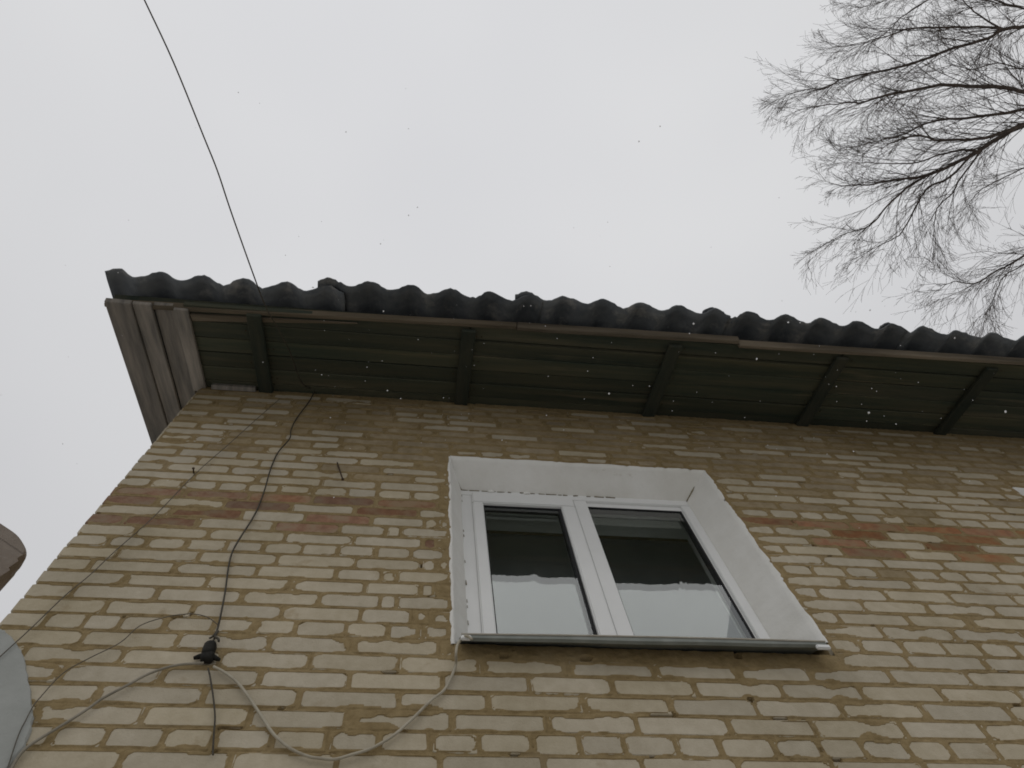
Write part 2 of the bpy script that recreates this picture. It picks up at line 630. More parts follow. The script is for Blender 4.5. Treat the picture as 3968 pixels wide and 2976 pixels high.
# ---- mortar face: one fine relief sheet with real openings for the windows
STEP = 0.006
gx = np.arange(XL + 0.004, 4.3, STEP)
gz = np.arange(Z0 + H * ROW_LO, ZS + 0.05, STEP)
X, Z = np.meshgrid(gx, gz)
INS = np.full(X.shape, -0.01)
for (r, x0, x1, z0, z1, red) in bricks:
    i0, i1 = np.searchsorted(gx, (x0, x1))
    k0, k1 = np.searchsorted(gz, (z0, z1))
    if i1 <= i0 or k1 <= k0:
        continue
    sx = X[k0:k1, i0:i1]
    sz = Z[k0:k1, i0:i1]
    ddx = np.minimum(sx - x0, x1 - sx)
    ddz = np.minimum(sz - z0, z1 - sz)
    q = random.Random(r * 977 + int(x0 * 1000))
    rad = np.where(sx < (x0 + x1) / 2, q.uniform(0.009, 0.033), q.uniform(0.009, 0.033))   # rounded ends, each its own
    cut = rad - np.hypot(np.maximum(rad - ddx, 0), np.maximum(rad - ddz, 0))
    INS[k0:k1, i0:i1] = np.where((ddx < rad) & (ddz < rad), np.maximum(cut, 0.00001), np.minimum(ddx, ddz)) + q.uniform(-0.0015, 0.0015)
n1 = vnoise(X * 0.55, Z, 22, 1, 2)
n2 = vnoise(X, Z, 7, 2, 3)
n3 = vnoise(X, Z, 60, 3, 2)
n4 = vnoise(X, Z, 1.6, 4, 3)
hi = np.clip((Z - (Z0 + 20 * H)) / 0.9, 0, 1)                     # sloppier pointing towards the eaves
near_win = np.zeros_like(X)
for (w0, w1) in WIN:
    dx = np.maximum(np.maximum(w0 - X, X - w1), 0)
    dz = np.maximum(np.maximum(WZ0 - 0.075 - Z, Z - WZ1), 0)
    dd = np.hypot(dx, dz)
    near_win = np.maximum(near_win, np.clip(1 - dd / 0.085, 0, 1))
width = 0.0044 + 0.0078 * n1 + 0.007 * hi + 0.03 * np.clip(n2 - 0.66, 0, 1) / 0.34 * (0.5 + 1.2 * n4) \
    + 0.04 * near_win * n1 + 0.025 * hi * np.clip(n4 - 0.5, 0, 1)
cover = np.clip((width - np.maximum(INS, 0)) / 0.006 + 0.5, 0, 1)
joint = 0.0006 + (n3 - 0.5) * 0.005 + (n1 - 0.5) * 0.004            # y > 0 is deeper
pit = vnoise(X, Z, 15, 6, 2)
joint = joint + 0.03 * np.clip((pit - 0.84) / 0.06, 0, 1)          # holes where pointing fell out
smear = -0.0016 + (n3 - 0.5) * 0.0016
y_in = 0.014 * (1 - cover) + smear * cover
Y = np.where(INS > 0, y_in, joint)
keep = np.ones(X.shape, bool)
ny, nx = X.shape
verts = np.stack([X, Y, Z], -1).reshape(-1, 3)
cc = np.arange(nx * ny).reshape(ny, nx)
xm = (X[:-1, :-1] + X[1:, 1:]) / 2
zm = (Z[:-1, :-1] + Z[1:, 1:]) / 2
ok = np.ones(xm.shape, bool)
for (w0, w1) in WIN:
    ok &= ~((xm > w0 - 0.002) & (xm < w1 + 0.002) & (zm > WZ0 - 0.02) & (zm < WZ1 + 0.002))
quads = np.stack([cc[:-1, :-1], cc[:-1, 1:], cc[1:, 1:], cc[1:, :-1]], -1)[ok]
wv = verts.tolist()
wf = quads.tolist()
slab = MB()
zlo = Z0 + H * ROW_LO


def slab_box(x0, x1, z0, z1, y0=0.022):
    slab.box(x0, x1, y0, 0.40, z0, z1)


slab_box(XL + 0.01, WIN[0][0] - 0.004, zlo, ZS + 0.1)
slab_box(WIN[0][1] + 0.004, WIN[1][0] - 0.004, zlo, ZS + 0.1)
slab_box(WIN[1][1] + 0.004, XR, zlo, ZS + 0.1)
for (w0, w1) in WIN:
    slab_box(w0 - 0.004, w1 + 0.004, zlo, WZ0)
    slab_box(w0 - 0.004, w1 + 0.004, WZ1 + 0.004, ZS + 0.1)
slab.box(XL, XR, 0.0, 0.40, 0.0, zlo)
slab.box(XL + 0.01, XL + 0.41, 0.40, 6.0, 0.0, ZS + 0.1)
b0 = len(wv)
wv += [tuple(v) for v in slab.v]
wf += [tuple(b0 + i for i in q) for q in slab.f]
wall = part(mesh_obj('wall', wv, wf, M_MORTAR))
tag(wall, 'brick wall with wide brown mortar joints and a band of red bricks')


def wpart(o):
    o.parent = wall
    o.matrix_parent_inverse = Matrix.Identity(4)
    return o


# ---- the bricks: the 300 that show largest are parts, the rest one mesh
order = sorted(range(len(bricks)), key=lambda i: -proj_area(*bricks[i][1:5]))
single = set(i for i in order[:300] if proj_area(*bricks[i][1:5]) > 0)
rv = {k_: MB() for k_ in range(4)}
for i, (r, x0, x1, z0, z1, red) in enumerate(bricks):
    w = x1 - x0
    kind = 's' if w > 0.17 else ('h' if w > 0.075 else 'c')
    me, v, f, nom = SV[(kind, random.randrange(NV), red)]
    sx = w / nom
    sz = (z1 - z0) / 0.064
    if random.random() < 0.5:
        sz = sz
    loc = Vector(((x0 + x1) / 2, random.uniform(-0.0008, 0.0008), (z0 + z1) / 2))
    rot = random.uniform(-0.007, 0.007)
    if i in single:
        o = bpy.data.objects.new('brick', me)
        o.location = loc
        o.scale = (sx, 1, sz)
        o.rotation_euler = (0, rot, 0)
        COL.objects.link(o)
        wpart(o)
    else:
        t = rv[red]
        b = len(t.v)
        for p in v:
            t.v.append(Vector((p[0] * sx + loc.x, p[1] + loc.y, p[2] * sz + loc.z + p[0] * rot)))
        for q in f:
            t.f.append(tuple(b + k for k in q))
allb = MB()
mi = []
for k_ in range(4):
    b = len(allb.v)
    allb.v += rv[k_].v
    allb.f += [tuple(k + b for k in q) for q in rv[k_].f]
    mi += [k_] * len(rv[k_].f)
rest = allb.build('brick_courses', M_BRICK)
rest.data.materials.append(M_RED)
rest.data.materials.append(M_ORANGE)
rest.data.materials.append(M_STAIN_SHADE)
rest.data.polygons.foreach_set('material_index', mi)
wpart(rest)
tag(rest, kind='stuff')

# ---- pale render smeared over the lower left corner
pts = [at_y(*p) for p in [(-40, 2425), (0, 2438), (30, 2458), (75, 2510), (95, 2560), (115, 2640), (128, 2720), (130, 2790),
                          (110, 2870), (80, 2930), (40, 2976), (0, 3040), (-40, 3110)]]
outl = spline([(p.x, 0, p.z) for p in pts], 4)
outl = [Vector((max(p.x, XL - 0.006) + random.uniform(-0.003, 0.003), 0, p.z + random.uniform(-0.003, 0.003))) for p in outl]
leftx = XL - 0.012
zlow = outl[-1].z
ring = outl + [Vector((leftx, 0, zlow)), Vector((leftx, 0, (zlow + outl[0].z) / 2)), Vector((leftx, 0, outl[0].z + 0.004))]
cen = Vector((sum(p.x for p in ring) / len(ring), 0, sum(p.z for p in ring) / len(ring)))
v = []
for (y, s) in ((0.012, 1.0), (-0.004, 0.985), (-0.009, 0.94)):
    for p in ring:
        q = cen + (p - cen) * s
        v.append((q.x, y, q.z))
nr = len(ring)
f = []
for k in range(2):
    for i in range(nr):
        f.append((k * nr + i, k * nr + (i + 1) % nr, (k + 1) * nr + (i + 1) % nr, (k + 1) * nr + i))
v.append((cen.x, -0.0092, cen.z))
f += [(2 * nr + i, 2 * nr + (i + 1) % nr, 3 * nr) for i in range(nr)]
patch = wpart(mesh_obj('render_patch', v, f, M_RENDER))
tag(patch, 'smooth pale grey render over the lower left corner of the bricks')

# ------------------------------------------------------------------ window
FY = 0.12                        # frame face behind the brick face


def make_window(ox, name='window'):
    fz0, fz1 = 2.19 + EYE, 3.375 + EYE
    fx0, fx1 = 0.200 + ox, 1.297 + ox
    mb = MB()
    fr_t, fr_s = 0.052, 0.055
    mb.box(fx0, fx1, FY, FY + 0.065, fz1 - fr_t, fz1)
    mb.box(fx0, fx1, FY, FY + 0.065, fz0, fz0 + 0.065)
    mb.box(fx0, fx0 + fr_s, FY, FY + 0.065, fz0 + 0.065, fz1 - fr_t)
    mb.box(fx1 - 0.046, fx1, FY, FY + 0.065, fz0 + 0.065, fz1 - fr_t)
    w = mb.build(name, M_PVC)
    bevel(w, 0.003, 2)
    part(w)

    def wp(o):
        o.parent = w
        o.matrix_parent_inverse = Matrix.Identity(4)
        return o
    mu = MB().box(0.727 + ox, 0.792 + ox, FY - 0.001, FY + 0.066, fz0 + 0.065, fz1 - fr_t).build('mullion', M_PVC)
    wp(bevel(mu, 0.004, 2))
    # opening sash on the left, standing a little proud of the frame
    sx0, sx1, sz0, sz1 = 0.253 + ox, 0.724 + ox, fz0 + 0.03, 3.330 + EYE
    gx0, gx1, gz0, gz1 = 0.302 + ox, 0.660 + ox, 2.262 + EYE, 3.236 + EYE
    s = MB()
    y0, y1 = FY - 0.014, FY + 0.05
    s.box(sx0, sx1, y0, y1, gz1, sz1)
    s.box(sx0, sx1, y0, y1, sz0, gz0)
    s.box(sx0, gx0, y0, y1, gz0, gz1)
    s.box(gx1, sx1, y0, y1, gz0, gz1)
    wp(bevel(s.build('sash', M_PVC), 0.005, 3))
    rx0, rx1, rz0, rz1 = 0.792 + ox, 1.251 + ox, gz0, 3.290 + EYE
    bd = MB()
    for (a, b, c_, d) in ((rx0, rx1, rz1, rz1 + 0.035), (rx0, rx1, rz0 - 0.01, rz0 + 0.012), (rx1 - 0.004, rx1 + 0.02, rz0, rz1), (rx0 - 0.02, rx0 + 0.004, rz0, rz1)):
        bd.box(a, b, FY + 0.012, FY + 0.05, c_, d)
    wp(bd.build('glazing_bead', M_PVC))
    for (a, b, c_, d, yy) in ((gx0, gx1, gz0, gz1, FY + 0.006), (rx0, rx1, rz0, rz1, FY + 0.016)):
        g = MB()
        e = 0.006
        g.box(a - 0.002, a + e, yy - 0.003, yy + 0.030, c_, d)
        g.box(b - e - 0.006, b + 0.002, yy - 0.003, yy + 0.030, c_, d)
        g.box(a + e, b - e - 0.006, yy - 0.003, yy + 0.030, d - e, d + 0.002)
        g.box(a + e, b - e - 0.006, yy - 0.003, yy + 0.030, c_ - 0.002, c_ + e)
        wp(g.build('gasket', M_GASKET))
        for dy in (0.0, 0.022):
            p = mesh_obj('glass_pane', [(a, yy + dy, c_), (b, yy + dy, c_), (b, yy + dy + 0.0015, d), (a, yy + dy + 0.0015, d)], [(0, 1, 2, 3)], M_GLASS)
            wp(p)
    # plastered, splayed reveal with a ragged arris on the brick face
    rr = random.Random(int(ox * 100) + 5)
    v, f = [], []

    def strip(outer, inner, n):
        """outer arris -> inner edge, plus a feathered lip lying on the bricks"""
        b = len(v)
        (a0, a1), (i0, i1) = outer, inner
        nrm = Vector((a1[1] - a0[1], 0, -(a1[0] - a0[0]))).normalized()
        cen_ = Vector(((WIN[0][0] + WIN[0][1]) / 2 + ox, 0, (WZ0 + WZ1) / 2))
        for k in range(n + 1):
            t = k / n
            p = Vector((a0[0] + (a1[0] - a0[0]) * t, 0, a0[1] + (a1[1] - a0[1]) * t))
            q = Vector((i0[0] + (i1[0] - i0[0]) * t, FY, i0[1] + (i1[1] - i0[1]) * t))
            o_ = nrm if (p - cen_).dot(nrm) > 0 else -nrm
            wob = rr.uniform(-0.0012, 0.0012) + 0.003 * math.sin(t * 23 + ox) + 0.002 * math.sin(t * 61 + 2)
            chip = rr.uniform(0.003, 0.009) if rr.random() < 0.06 else 0
            lip = 0.011 + rr.uniform(0, 0.0015) + wob - chip
            v.append(p + o_ * lip + Vector((0, 0.0045, 0)))
            v.append(p + o_ * (lip - 0.005) + Vector((0, -0.0035, 0)))
            v.append(p + o_ * (wob * 0.4) + Vector((0, -0.0045 + chip * 0.3, 0)))
            for s_ in (0.12, 0.5, 0.9):
                z_ = p.lerp(q, s_)
                v.append(z_ + o_ * rr.uniform(-0.002, 0.002))
            v.append(q + Vector((0, 0.004, 0)))
        m_ = 7
        for k in range(n):
            for j in range(m_ - 1):
                f.append((b + k * m_ + j, b + k * m_ + j + 1, b + (k + 1) * m_ + j + 1, b + (k + 1) * m_ + j))

    ax0, ax1, az0, az1 = WIN[0][0] + ox, WIN[0][1] + ox, WZ0 + 0.040, WZ1
    bx0, bx1, bz0, bz1 = 0.206 + ox, 1.294 + ox, fz0 + 0.0, fz1 - 0.006
    strip(((ax0, az1), (ax1, az1)), ((bx0, bz1), (bx1, bz1)), 90)
    strip(((ax0, az0 - 0.065), (ax0, az1)), ((bx0, bz0 - 0.03), (bx0, bz1)), 90)
    strip(((ax1, az0), (ax1, az1)), ((bx1, bz0), (bx1, bz1)), 90)
    wp(mesh_obj('plaster_reveal', v, f, M_PLASTER, smooth=True))
    # damp crack and filler lumps where the plaster meets the frame
    cr = MB()
    xk = bx0
    while xk < 0.95 + ox:
        L = rr.uniform(0.012, 0.05)
        if rr.random() < 0.75:
            cr.tube([(xk, FY - 0.002, bz1 - 0.003 + rr.uniform(-0.002, 0.002)), (xk + L, FY - 0.002, bz1 - 0.003 + rr.uniform(-0.002, 0.002))],
                    [rr.uniform(0.0015, 0.003), rr.uniform(0.001, 0.0025)], 5)
        xk += L + rr.uniform(0.0, 0.02)
    zk = fz0 + 0.15
    while zk < fz1 - 0.05:
        L = rr.uniform(0.006, 0.03)
        if rr.random() < 0.4:
            cr.tube([(bx0 + 0.002, FY - 0.003, zk), (bx0 + 0.001, FY - 0.003, zk + L)], [rr.uniform(0.001, 0.003), 0.0012], 5)
        zk += L + rr.uniform(0.01, 0.05)
    cr.tube([(bx0, FY - 0.001, bz1), (bx0 - 0.035, FY * 0.62, bz1 + 0.035), (bx0 - 0.05, FY * 0.45, bz1 + 0.046)], [0.004, 0.003, 0.001], 5)
    cr.tube([(bx1, FY - 0.001, bz1), (bx1 + 0.03, FY * 0.66, bz1 + 0.032), (bx1 + 0.042, FY * 0.5, bz1 + 0.046)], [0.003, 0.0045, 0.001], 5)
    wp(cr.build('damp_crack', M_MOULD))
    for fxk in (0.345, 0.515):
        lump = bmesh.new()
        bmesh.ops.create_icosphere(lump, subdivisions=2, radius=0.011)
        for vv in lump.verts:
            vv.co = Vector((vv.co.x * 1.5 + fxk + ox, vv.co.y * 0.7 + FY - 0.002, vv.co.z * 0.8 + bz1 - 0.006)) + Vector((rr.uniform(-1, 1), 0, rr.uniform(-1, 1))) * 0.0015
        me = bpy.data.meshes.new('filler_lump')
        lump.to_mesh(me)
        lump.free()
        me.materials.append(M_PLASTER)
        wp(link(bpy.data.objects.new('filler_lump', me)))
    # zinc sill sheet, sagging a little, with folded white ends
    v, f = [], []
    ns = 30
    x0, x1 = 0.163 + ox, 1.336 + ox
    for k in range(ns + 1):
        t = k / ns
        x = x0 + (x1 - x0) * t
        sag = 0.010 * math.sin(math.pi * t) ** 1.3 + 0.002 * math.sin(t * 17)
        yl = -0.060 - 0.004 * math.sin(math.pi * t)
        zf = 2.053 + EYE + 0.020 * (t - 0.5)
        prof = [(FY - 0.004, 2.188 + EYE), (0.0, 2.108 + EYE), (yl, zf), (yl - 0.002, zf - 0.005), (yl - 0.0005, zf - 0.012 - sag * 0.5),
                (yl + 0.010, zf - 0.0145 - sag * 0.5), (yl + 0.012, zf - 0.011 - sag * 0.5), (0.004, 2.100 + EYE - sag), (FY - 0.004, 2.180 + EYE)]
        for (y, z) in prof:
            v.append((x, y, z))
    m_ = 9
    for k in range(ns):
        for j in range(m_ - 1):
            f.append((k * m_ + j, (k + 1) * m_ + j, (k + 1) * m_ + j + 1, k * m_ + j + 1))
    f.append(tuple(range(m_)))
    f.append(tuple(ns * m_ + j for j in reversed(range(m_))))
    wp(mesh_obj('window_sill', v, f, M_ZINC, smooth=False))
    fold = MB().tube([(x0 + (x1 - x0) * k / 12, -0.0625 - 0.004 * math.sin(math.pi * k / 12), 2.0545 + EYE + 0.020 * (k / 12 - 0.5)) for k in range(13)], 0.0032, 6)
    wp(fold.build('sill_fold', M_FOLD))
    for (xa, xb) in ((x0 - 0.002, x0 + 0.030), (x1 - 0.042, x1 + 0.004)):
        e = MB().box(xa, xb, -0.0665, -0.055, 2.024 + EYE + (0.004 if xb > x1 else -0.004), 2.042 + EYE + (0.004 if xb > x1 else -0.004)).build('sill_end', M_PVC)
        wp(bevel(e, 0.003, 2))
    return w


win1 = make_window(0.0)
tag(win1, 'white two-pane window with an opening left sash and deep plastered reveal')
win2 = make_window(WIN[1][0] - WIN[0][0])
tag(win2, 'white window whose plastered corner just enters at the right edge')

# plastered inside reveals and the room behind the windows
for k_, (w0, w1) in enumerate(WIN):
    iv = MB()
    x0, x1, z0, z1 = w0 + 0.03, w1 - 0.03, WZ0, 3.44 + EYE
    iv.box(x0, x1, FY + 0.067, 0.365, z1, z1 + 0.02)
    iv.box(x0, x1, FY + 0.067, 0.365, z0, z0 + 0.02)
    iv.box(x0 - 0.02, x0, FY + 0.067, 0.365, z0, z1 + 0.02)
    iv.box(x1, x1 + 0.02, FY + 0.067, 0.365, z0, z1 + 0.02)
    o = iv.build('inner_reveal', M_INNER)
    o.parent = (win1, win2)[k_]
    o.matrix_parent_inverse = Matrix.Identity(4)
rm = MB()
zc = 3.95 + EYE
zf_ = 1.2 + EYE
rm.box(XL + 0.42, XR - 0.1, 0.41, 4.6, zc, zc + 0.05)
rm.box(XL + 0.42, XR - 0.1, 0.41, 4.6, zf_ - 0.05, zf_)
rm.box(XL + 0.42, XR - 0.1, 4.6, 4.65, zf_, zc)
rm.box(XL + 0.415, XL + 0.46, 0.41, 4.6, zf_, zc)
rm.box(XR - 0.1, XR - 0.05, 0.41, 4.6, zf_, zc)
rm.box(2.2, 2.25, 0.41, 4.6, zf_, zc)
room = part(rm.build('room', M_ROOM))

# ------------------------------------------------------------------ roof
PITCH = math.radians(28.5)
CP, SP = math.cos(PITCH), math.sin(PITCH)


def sl(x, u, n_=0.0):
    """roof frame: u runs down the slope from the wall line, n_ out of the slope"""
    return Vector((x, -u * CP - n_ * SP, ZS - u * SP + n_ * CP))


def u_of(yrel):                   # slope distance of a camera-relative depth
    return (D - yrel) / CP


def slope_box(mb, x0, x1, u0, u1, n0, n1, skew=(0, 0, 0, 0), ends=(0, 0)):
    return mb.hexa([sl(x0, u1 + skew[1], n0), sl(x1 + ends[1], u1 + skew[3], n0), sl(x1, u0 + skew[2], n0), sl(x0 + ends[0], u0 + skew[0], n0),
                    sl(x0, u1 + skew[1], n1), sl(x1 + ends[1], u1 + skew[3], n1), sl(x1, u0 + skew[2], n1), sl(x0 + ends[0], u0 + skew[0], n1)])


lath = MB()
for u in (0.54, 0.2, -0.2, -0.7, -1.2, -1.7, -2.2, -2.7):
    slope_box(lath, -1.53, XR + 0.3, u - 0.03, u + 0.03, 0.026, 0.066)
roof = part(lath.build('roof', M_RAFTER))
tag(roof, 'roof overhang of dark boards under grey corrugated slate')


def rp_(o):
    o.parent = roof
    o.matrix_parent_inverse = Matrix.Identity(4)
    return o


rr = random.Random(11)
UE = u_of(1.055)                  # fascia line
# boards under the eaves, laid along the wall
nb = 6
uw = (UE + 0.06) / nb
RAFT_X = [-0.845, 0.215, 1.285, 2.215, 3.08, 4.0, 4.9]
for i in range(nb):
    u0 = -0.05 + i * uw
    cuts = [-1.19] + ([RAFT_X[1], RAFT_X[3]] if i % 2 else [RAFT_X[2], RAFT_X[4]]) + [XR + 0.3]
    for a, b in zip(cuts[:-1], cuts[1:]):
        mb = MB()
        dn = rr.uniform(-0.004, 0.004)
        sk = [rr.uniform(-0.004, 0.004) for _ in range(4)]
        slope_box(mb, a + 0.002, b - 0.002, u0 + 0.004, u0 + uw - 0.004, 0.0 + dn, 0.024 + dn * 0.2, sk)
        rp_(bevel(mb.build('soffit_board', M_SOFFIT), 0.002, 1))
# upper sheathing above the walls (out of sight, keeps the loft dark)
mb = MB()
slope_box(mb, -1.19, XR + 0.3, -3.3, -0.06, 0.0, 0.024)
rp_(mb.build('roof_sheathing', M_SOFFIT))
for x in RAFT_X:
    mb = MB()
    w = 0.036
    tw = rr.uniform(-0.012, 0.012)
    pts_ = []
    for n_ in (-0.034, -0.006):
        for (xx, u) in ((x - w + tw, UE - 0.012), (x + w + tw, UE - 0.012), (x + w, -0.25), (x - w, -0.25)):
            pts_.append(sl(xx, u, n_ * (1.0 if u < 0.2 else 0.75)))
    mb.hexa(pts_)
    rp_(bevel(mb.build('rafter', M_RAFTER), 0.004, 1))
# wall plate end blocks where the rafters enter the bricks
nails = MB()
for x in RAFT_X:
    for i in range(nb):
        for dx_ in (-0.012, 0.014):
            p = sl(x + dx_ + (0.05 if i % 2 else -0.05), -0.05 + (i + 0.5) * uw + rr.uniform(-0.02, 0.02), -0.004)
            q_ = p + Vector((0, SP, -CP)) * 0.003
            nails.tube([p, q_], 0.0035, 6)
nl = rp_(nails.build('nail_heads', M_IRON))
tag(nl, kind='stuff')
# gable overhang: boards running up the slope
for (xa, xb, n0, n1, u0, u1) in ((-1.545, -1.425, -0.030, 0.0, -3.3, UE + 0.015), (-1.423, -1.335, -0.018, 0.004, -3.3, UE + 0.0),
                                 (-1.331, -1.235, 0.0, 0.022, -3.3, UE - 0.01), (-1.233, -1.165, -0.022, 0.0, -0.02, UE - 0.008)):
    mb = MB()
    sk = [rr.uniform(-0.004, 0.004) for _ in range(4)]
    slope_box(mb, xa, xb, u0, u1, n0, n1, sk)
    rp_(bevel(mb.build('gable_board', M_GABLE), 0.003, 1))
# fascia planks, uneven and overlapping
for (xa, xb, ya, yb, na, nb_, th) in ((-1.56, 0.45, 1.088, 1.048, -0.008, 0.030, 0.020), (0.452, 1.62, 1.048, 1.035, -0.012, 0.030, 0.022),
                                      (1.625, 3.35, 1.052, 1.032, -0.014, 0.028, 0.019), (3.352, XR + 0.3, 1.02, 1.03, -0.020, 0.036, 0.028)):
    mb = MB()
    u0, u1 = u_of(ya), u_of(yb)
    mb.hexa([sl(xa, u0 + th, na), sl(xb, u1 + th, na + 0.006), sl(xb, u1, na), sl(xa, u0, na - 0.006),
             sl(xa, u0 + th, nb_), sl(xb, u1 + th, nb_), sl(xb, u1, nb_), sl(xa, u0, nb_)])
    rp_(bevel(mb.build('fascia_board', M_FASCIA), 0.003, 1))
mb = MB()                         # second thin plank under the left half of the eaves edge
mb.hexa([sl(-1.16, u_of(1.092), -0.016), sl(-0.35, u_of(1.078), -0.010), sl(-0.35, u_of(1.085), -0.006), sl(-1.16, u_of(1.14), -0.006),
         sl(-1.16, u_of(1.092), -0.004), sl(-0.35, u_of(1.078), -0.004), sl(-0.35, u_of(1.085), -0.003), sl(-1.16, u_of(1.14), -0.003)])
rp_(mb.build('fascia_board', M_FASCIA))
mb = MB()                         # frieze batten on the wall top beside the gable
mb.box(-1.13, -0.90, -0.028, -0.004, ZS - 0.045, ZS - 0.012)
rp_(mb.build('frieze_batten', M_GABLE))

# corrugated slate sheets: six waves of 0.2 m, each lapping over its left neighbour's last wave
TH = 0.0075


def slate(x0, x1, crest, u_low, u_high, lift, seed, name='slate_sheet'):
    q = random.Random(seed)
    nxs = int((x1 - x0) / 0.2 * 14)
    us = [u_high, (u_high + u_low) / 2, u_low - 0.12, u_low - 0.05, u_low]
    v, f = [], []
    edge = [q.uniform(-0.0035, 0.0035) for _ in range(nxs + 1)]
    for k in range(3):            # a few broken bites in the lower edge
        c_ = q.randrange(nxs)
        for d_ in range(-1, 2):
            if 0 <= c_ + d_ <= nxs:
                edge[c_ + d_] -= q.uniform(0.004, 0.012)
    for side in (0, 1):
        for i in range(nxs + 1):
            t = i / nxs
            x = x0 + (x1 - x0) * t
            ph = 2 * math.pi * (x - crest) / 0.2
            for j, u in enumerate(us):
                nn = 0.103 + 0.0265 * math.cos(ph) + lift * (1 - t) ** 2 + (TH if side else 0)
                uu = u + (edge[i] if j == len(us) - 1 else 0)
                xx = x
                if i == 0 or i == nxs:
                    xx += q.uniform(-0.004, 0.004)
                v.append(sl(xx, uu, nn))
    nu = len(us)
    off = (nxs + 1) * nu
    for i in range(nxs):
        for j in range(nu - 1):
            a, b, c_, d_ = i * nu + j, (i + 1) * nu + j, (i + 1) * nu + j + 1, i * nu + j + 1
            f.append((a, d_, c_, b))
            f.append((off + a, off + b, off + c_, off + d_))
    for i in range(nxs):
        a, b = i * nu + nu - 1, (i + 1) * nu + nu - 1
        f.append((a, off + a, off + b, b))
        a, b = i * nu, (i + 1) * nu
        f.append((a, b, off + b, off + a))
    for j in range(nu - 1):
        a, b = j, j + 1
        f.append((a, off + a, off + b, b))
        a, b = nxs * nu + j, nxs * nu + j + 1
        f.append((a, b, off + b, off + a))
    o = mesh_obj(name, v, f, M_SLATE)
    o.data.polygons.foreach_set('use_smooth', [True] * (2 * nxs * (nu - 1)) + [False] * (len(o.data.polygons) - 2 * nxs * (nu - 1)))
    rp_(o)
    return o


CREST0 = -1.512
starts = [-1.565] + [-0.555 + 0.988 * i for i in range(7)]
edge_y = [0.964, 0.930, 0.922, 0.930, 0.938, 0.948, 0.948, 0.948]
for i, s in enumerate(starts):
    c_ = CREST0 if i == 0 else s + 0.060
    e = s + (1.13 if i else 1.145)
    if s > XR + 0.2:
        break
    slate(s, e, c_, u_of(edge_y[i]) - 0.02, -0.95, 0.016 if i else 0.004, 50 + i)

# ------------------------------------------------------------------ cables on and above the wall
def cable(name, pts, r, material, label, cat='cable', per=5, sides=6):
    mb = MB()
    mb.tube(spline(pts, per), r, sides)
    o = mb.build(name, material, smooth=True)
    tag(o, label, cat)
    return o


ov = [((655, 830), 4.13), ((640, 800), 4.05), ((628, 765), 3.98), ((602, 712), 3.87), ((575, 665), 3.80), ((548, 595), 3.75), ((500, 460), 3.70),
      ((470, 370), 3.69), ((440, 295), 3.69), ((375, 135), 3.71), ((312, 0), 3.74), ((270, -90), 3.78)]
pts = [at_z(p[0] * K, p[1] * K, z + EYE) for p, z in ov]
hook_p = at_y(1222, 1512, -0.012)
dirn = (pts[-1] - pts[-2]).normalized()
end = pts[-1]
step = (pts[-1] - pts[-2]).length
flat = Vector((dirn.x, dirn.y, 0)).normalized()
pts = [hook_p] + pts
dist = 0.0
while dist < 16:
    step = min(step * 1.35, 2.0)
    dist += step
    pts.append(end + flat * dist + Vector((0, 0, dirn.z * min(dist, 2.0) + 0.004 * dist * dist)))
cable('overhead_cable', pts, 0.0031, M_CABLE, 'dark overhead cable running from under the eaves up across the sky')

dp = [(1222, 1512), (1212, 1530), (1195, 1560), (1150, 1620), (1128, 1665), (1122, 1700), (1078, 1752), (1055, 1800), (1040, 1845), (1028, 1890),
      (1003, 1960), (975, 2015), (930, 2085), (900, 2140), (885, 2200), (873, 2290), (856, 2380), (842, 2440), (830, 2475), (815, 2510)]
cable('wall_cable', [at_y(x, y, -0.014 - 0.006 * math.sin(i * 1.7)) for i, (x, y) in enumerate(dp)], 0.0032, M_CABLE,
      'dark kinked cable hanging down the brick wall from the eaves to the junction box')

tp = [(1085, 1545), (1009, 1611), (890, 1718), (760, 1833), (597, 2001), (450, 2132), (347, 2229), (255, 2305), (125, 2430), (60, 2490), (-40, 2580)]
cable('thin_wire', [at_y(x, y, -0.016) for x, y in tp], 0.0017, M_THIN,
      'thin straight grey wire slanting down the bricks towards the left corner', 'wire', sides=5)
tp = [(850, 2425), (800, 2390), (732, 2379), (640, 2392), (542, 2425), (466, 2490), (347, 2550), (244, 2609), (157, 2701), (130, 2734), (100, 2790),
      (70, 2852), (32, 2967), (10, 3040)]
cable('thin_wire', [at_y(x, y, -0.015) for x, y in tp], 0.0015, M_THIN,
      'thin looping grey wire arching left from just above the junction box', 'wire', sides=5)

wp_ = [(1830, 2478), (1808, 2464), (1790, 2476), (1772, 2500), (1767, 2535), (1766, 2575), (1748, 2625), (1720, 2675), (1672, 2712), (1612, 2772), (1547, 2832),
       (1504, 2864), (1433, 2902), (1363, 2924), (1297, 2942), (1240, 2938), (1195, 2931), (1128, 2902), (1063, 2848), (1014, 2777), (971, 2712),
       (922, 2647), (868, 2604), (828, 2583)]
cable('pale_cable', [at_y(x, y, -0.071 if i < 2 else (-0.05 if i < 5 else -0.012)) for i, (x, y) in enumerate(wp_)], 0.0043, M_WHITE,
      'off-white cable drooping from the left end of the window sill to the junction box')
wp_ = [(790, 2568), (765, 2571), (710, 2574), (651, 2585), (570, 2614), (488, 2658), (396, 2707), (336, 2750), (233, 2815), (152, 2864), (98, 2902),
       (60, 2950), (20, 3030)]
cable('pale_cable', [at_y(x, y, -0.013) for x, y in wp_], 0.0038, M_GREYC,
      'grey-white cable sweeping from the junction box down to the lower left corner')
wp_ = [(806, 2590), (812, 2612), (819, 2653), (827, 2707), (833, 2777), (828, 2853), (825, 2913), (826, 2925)]
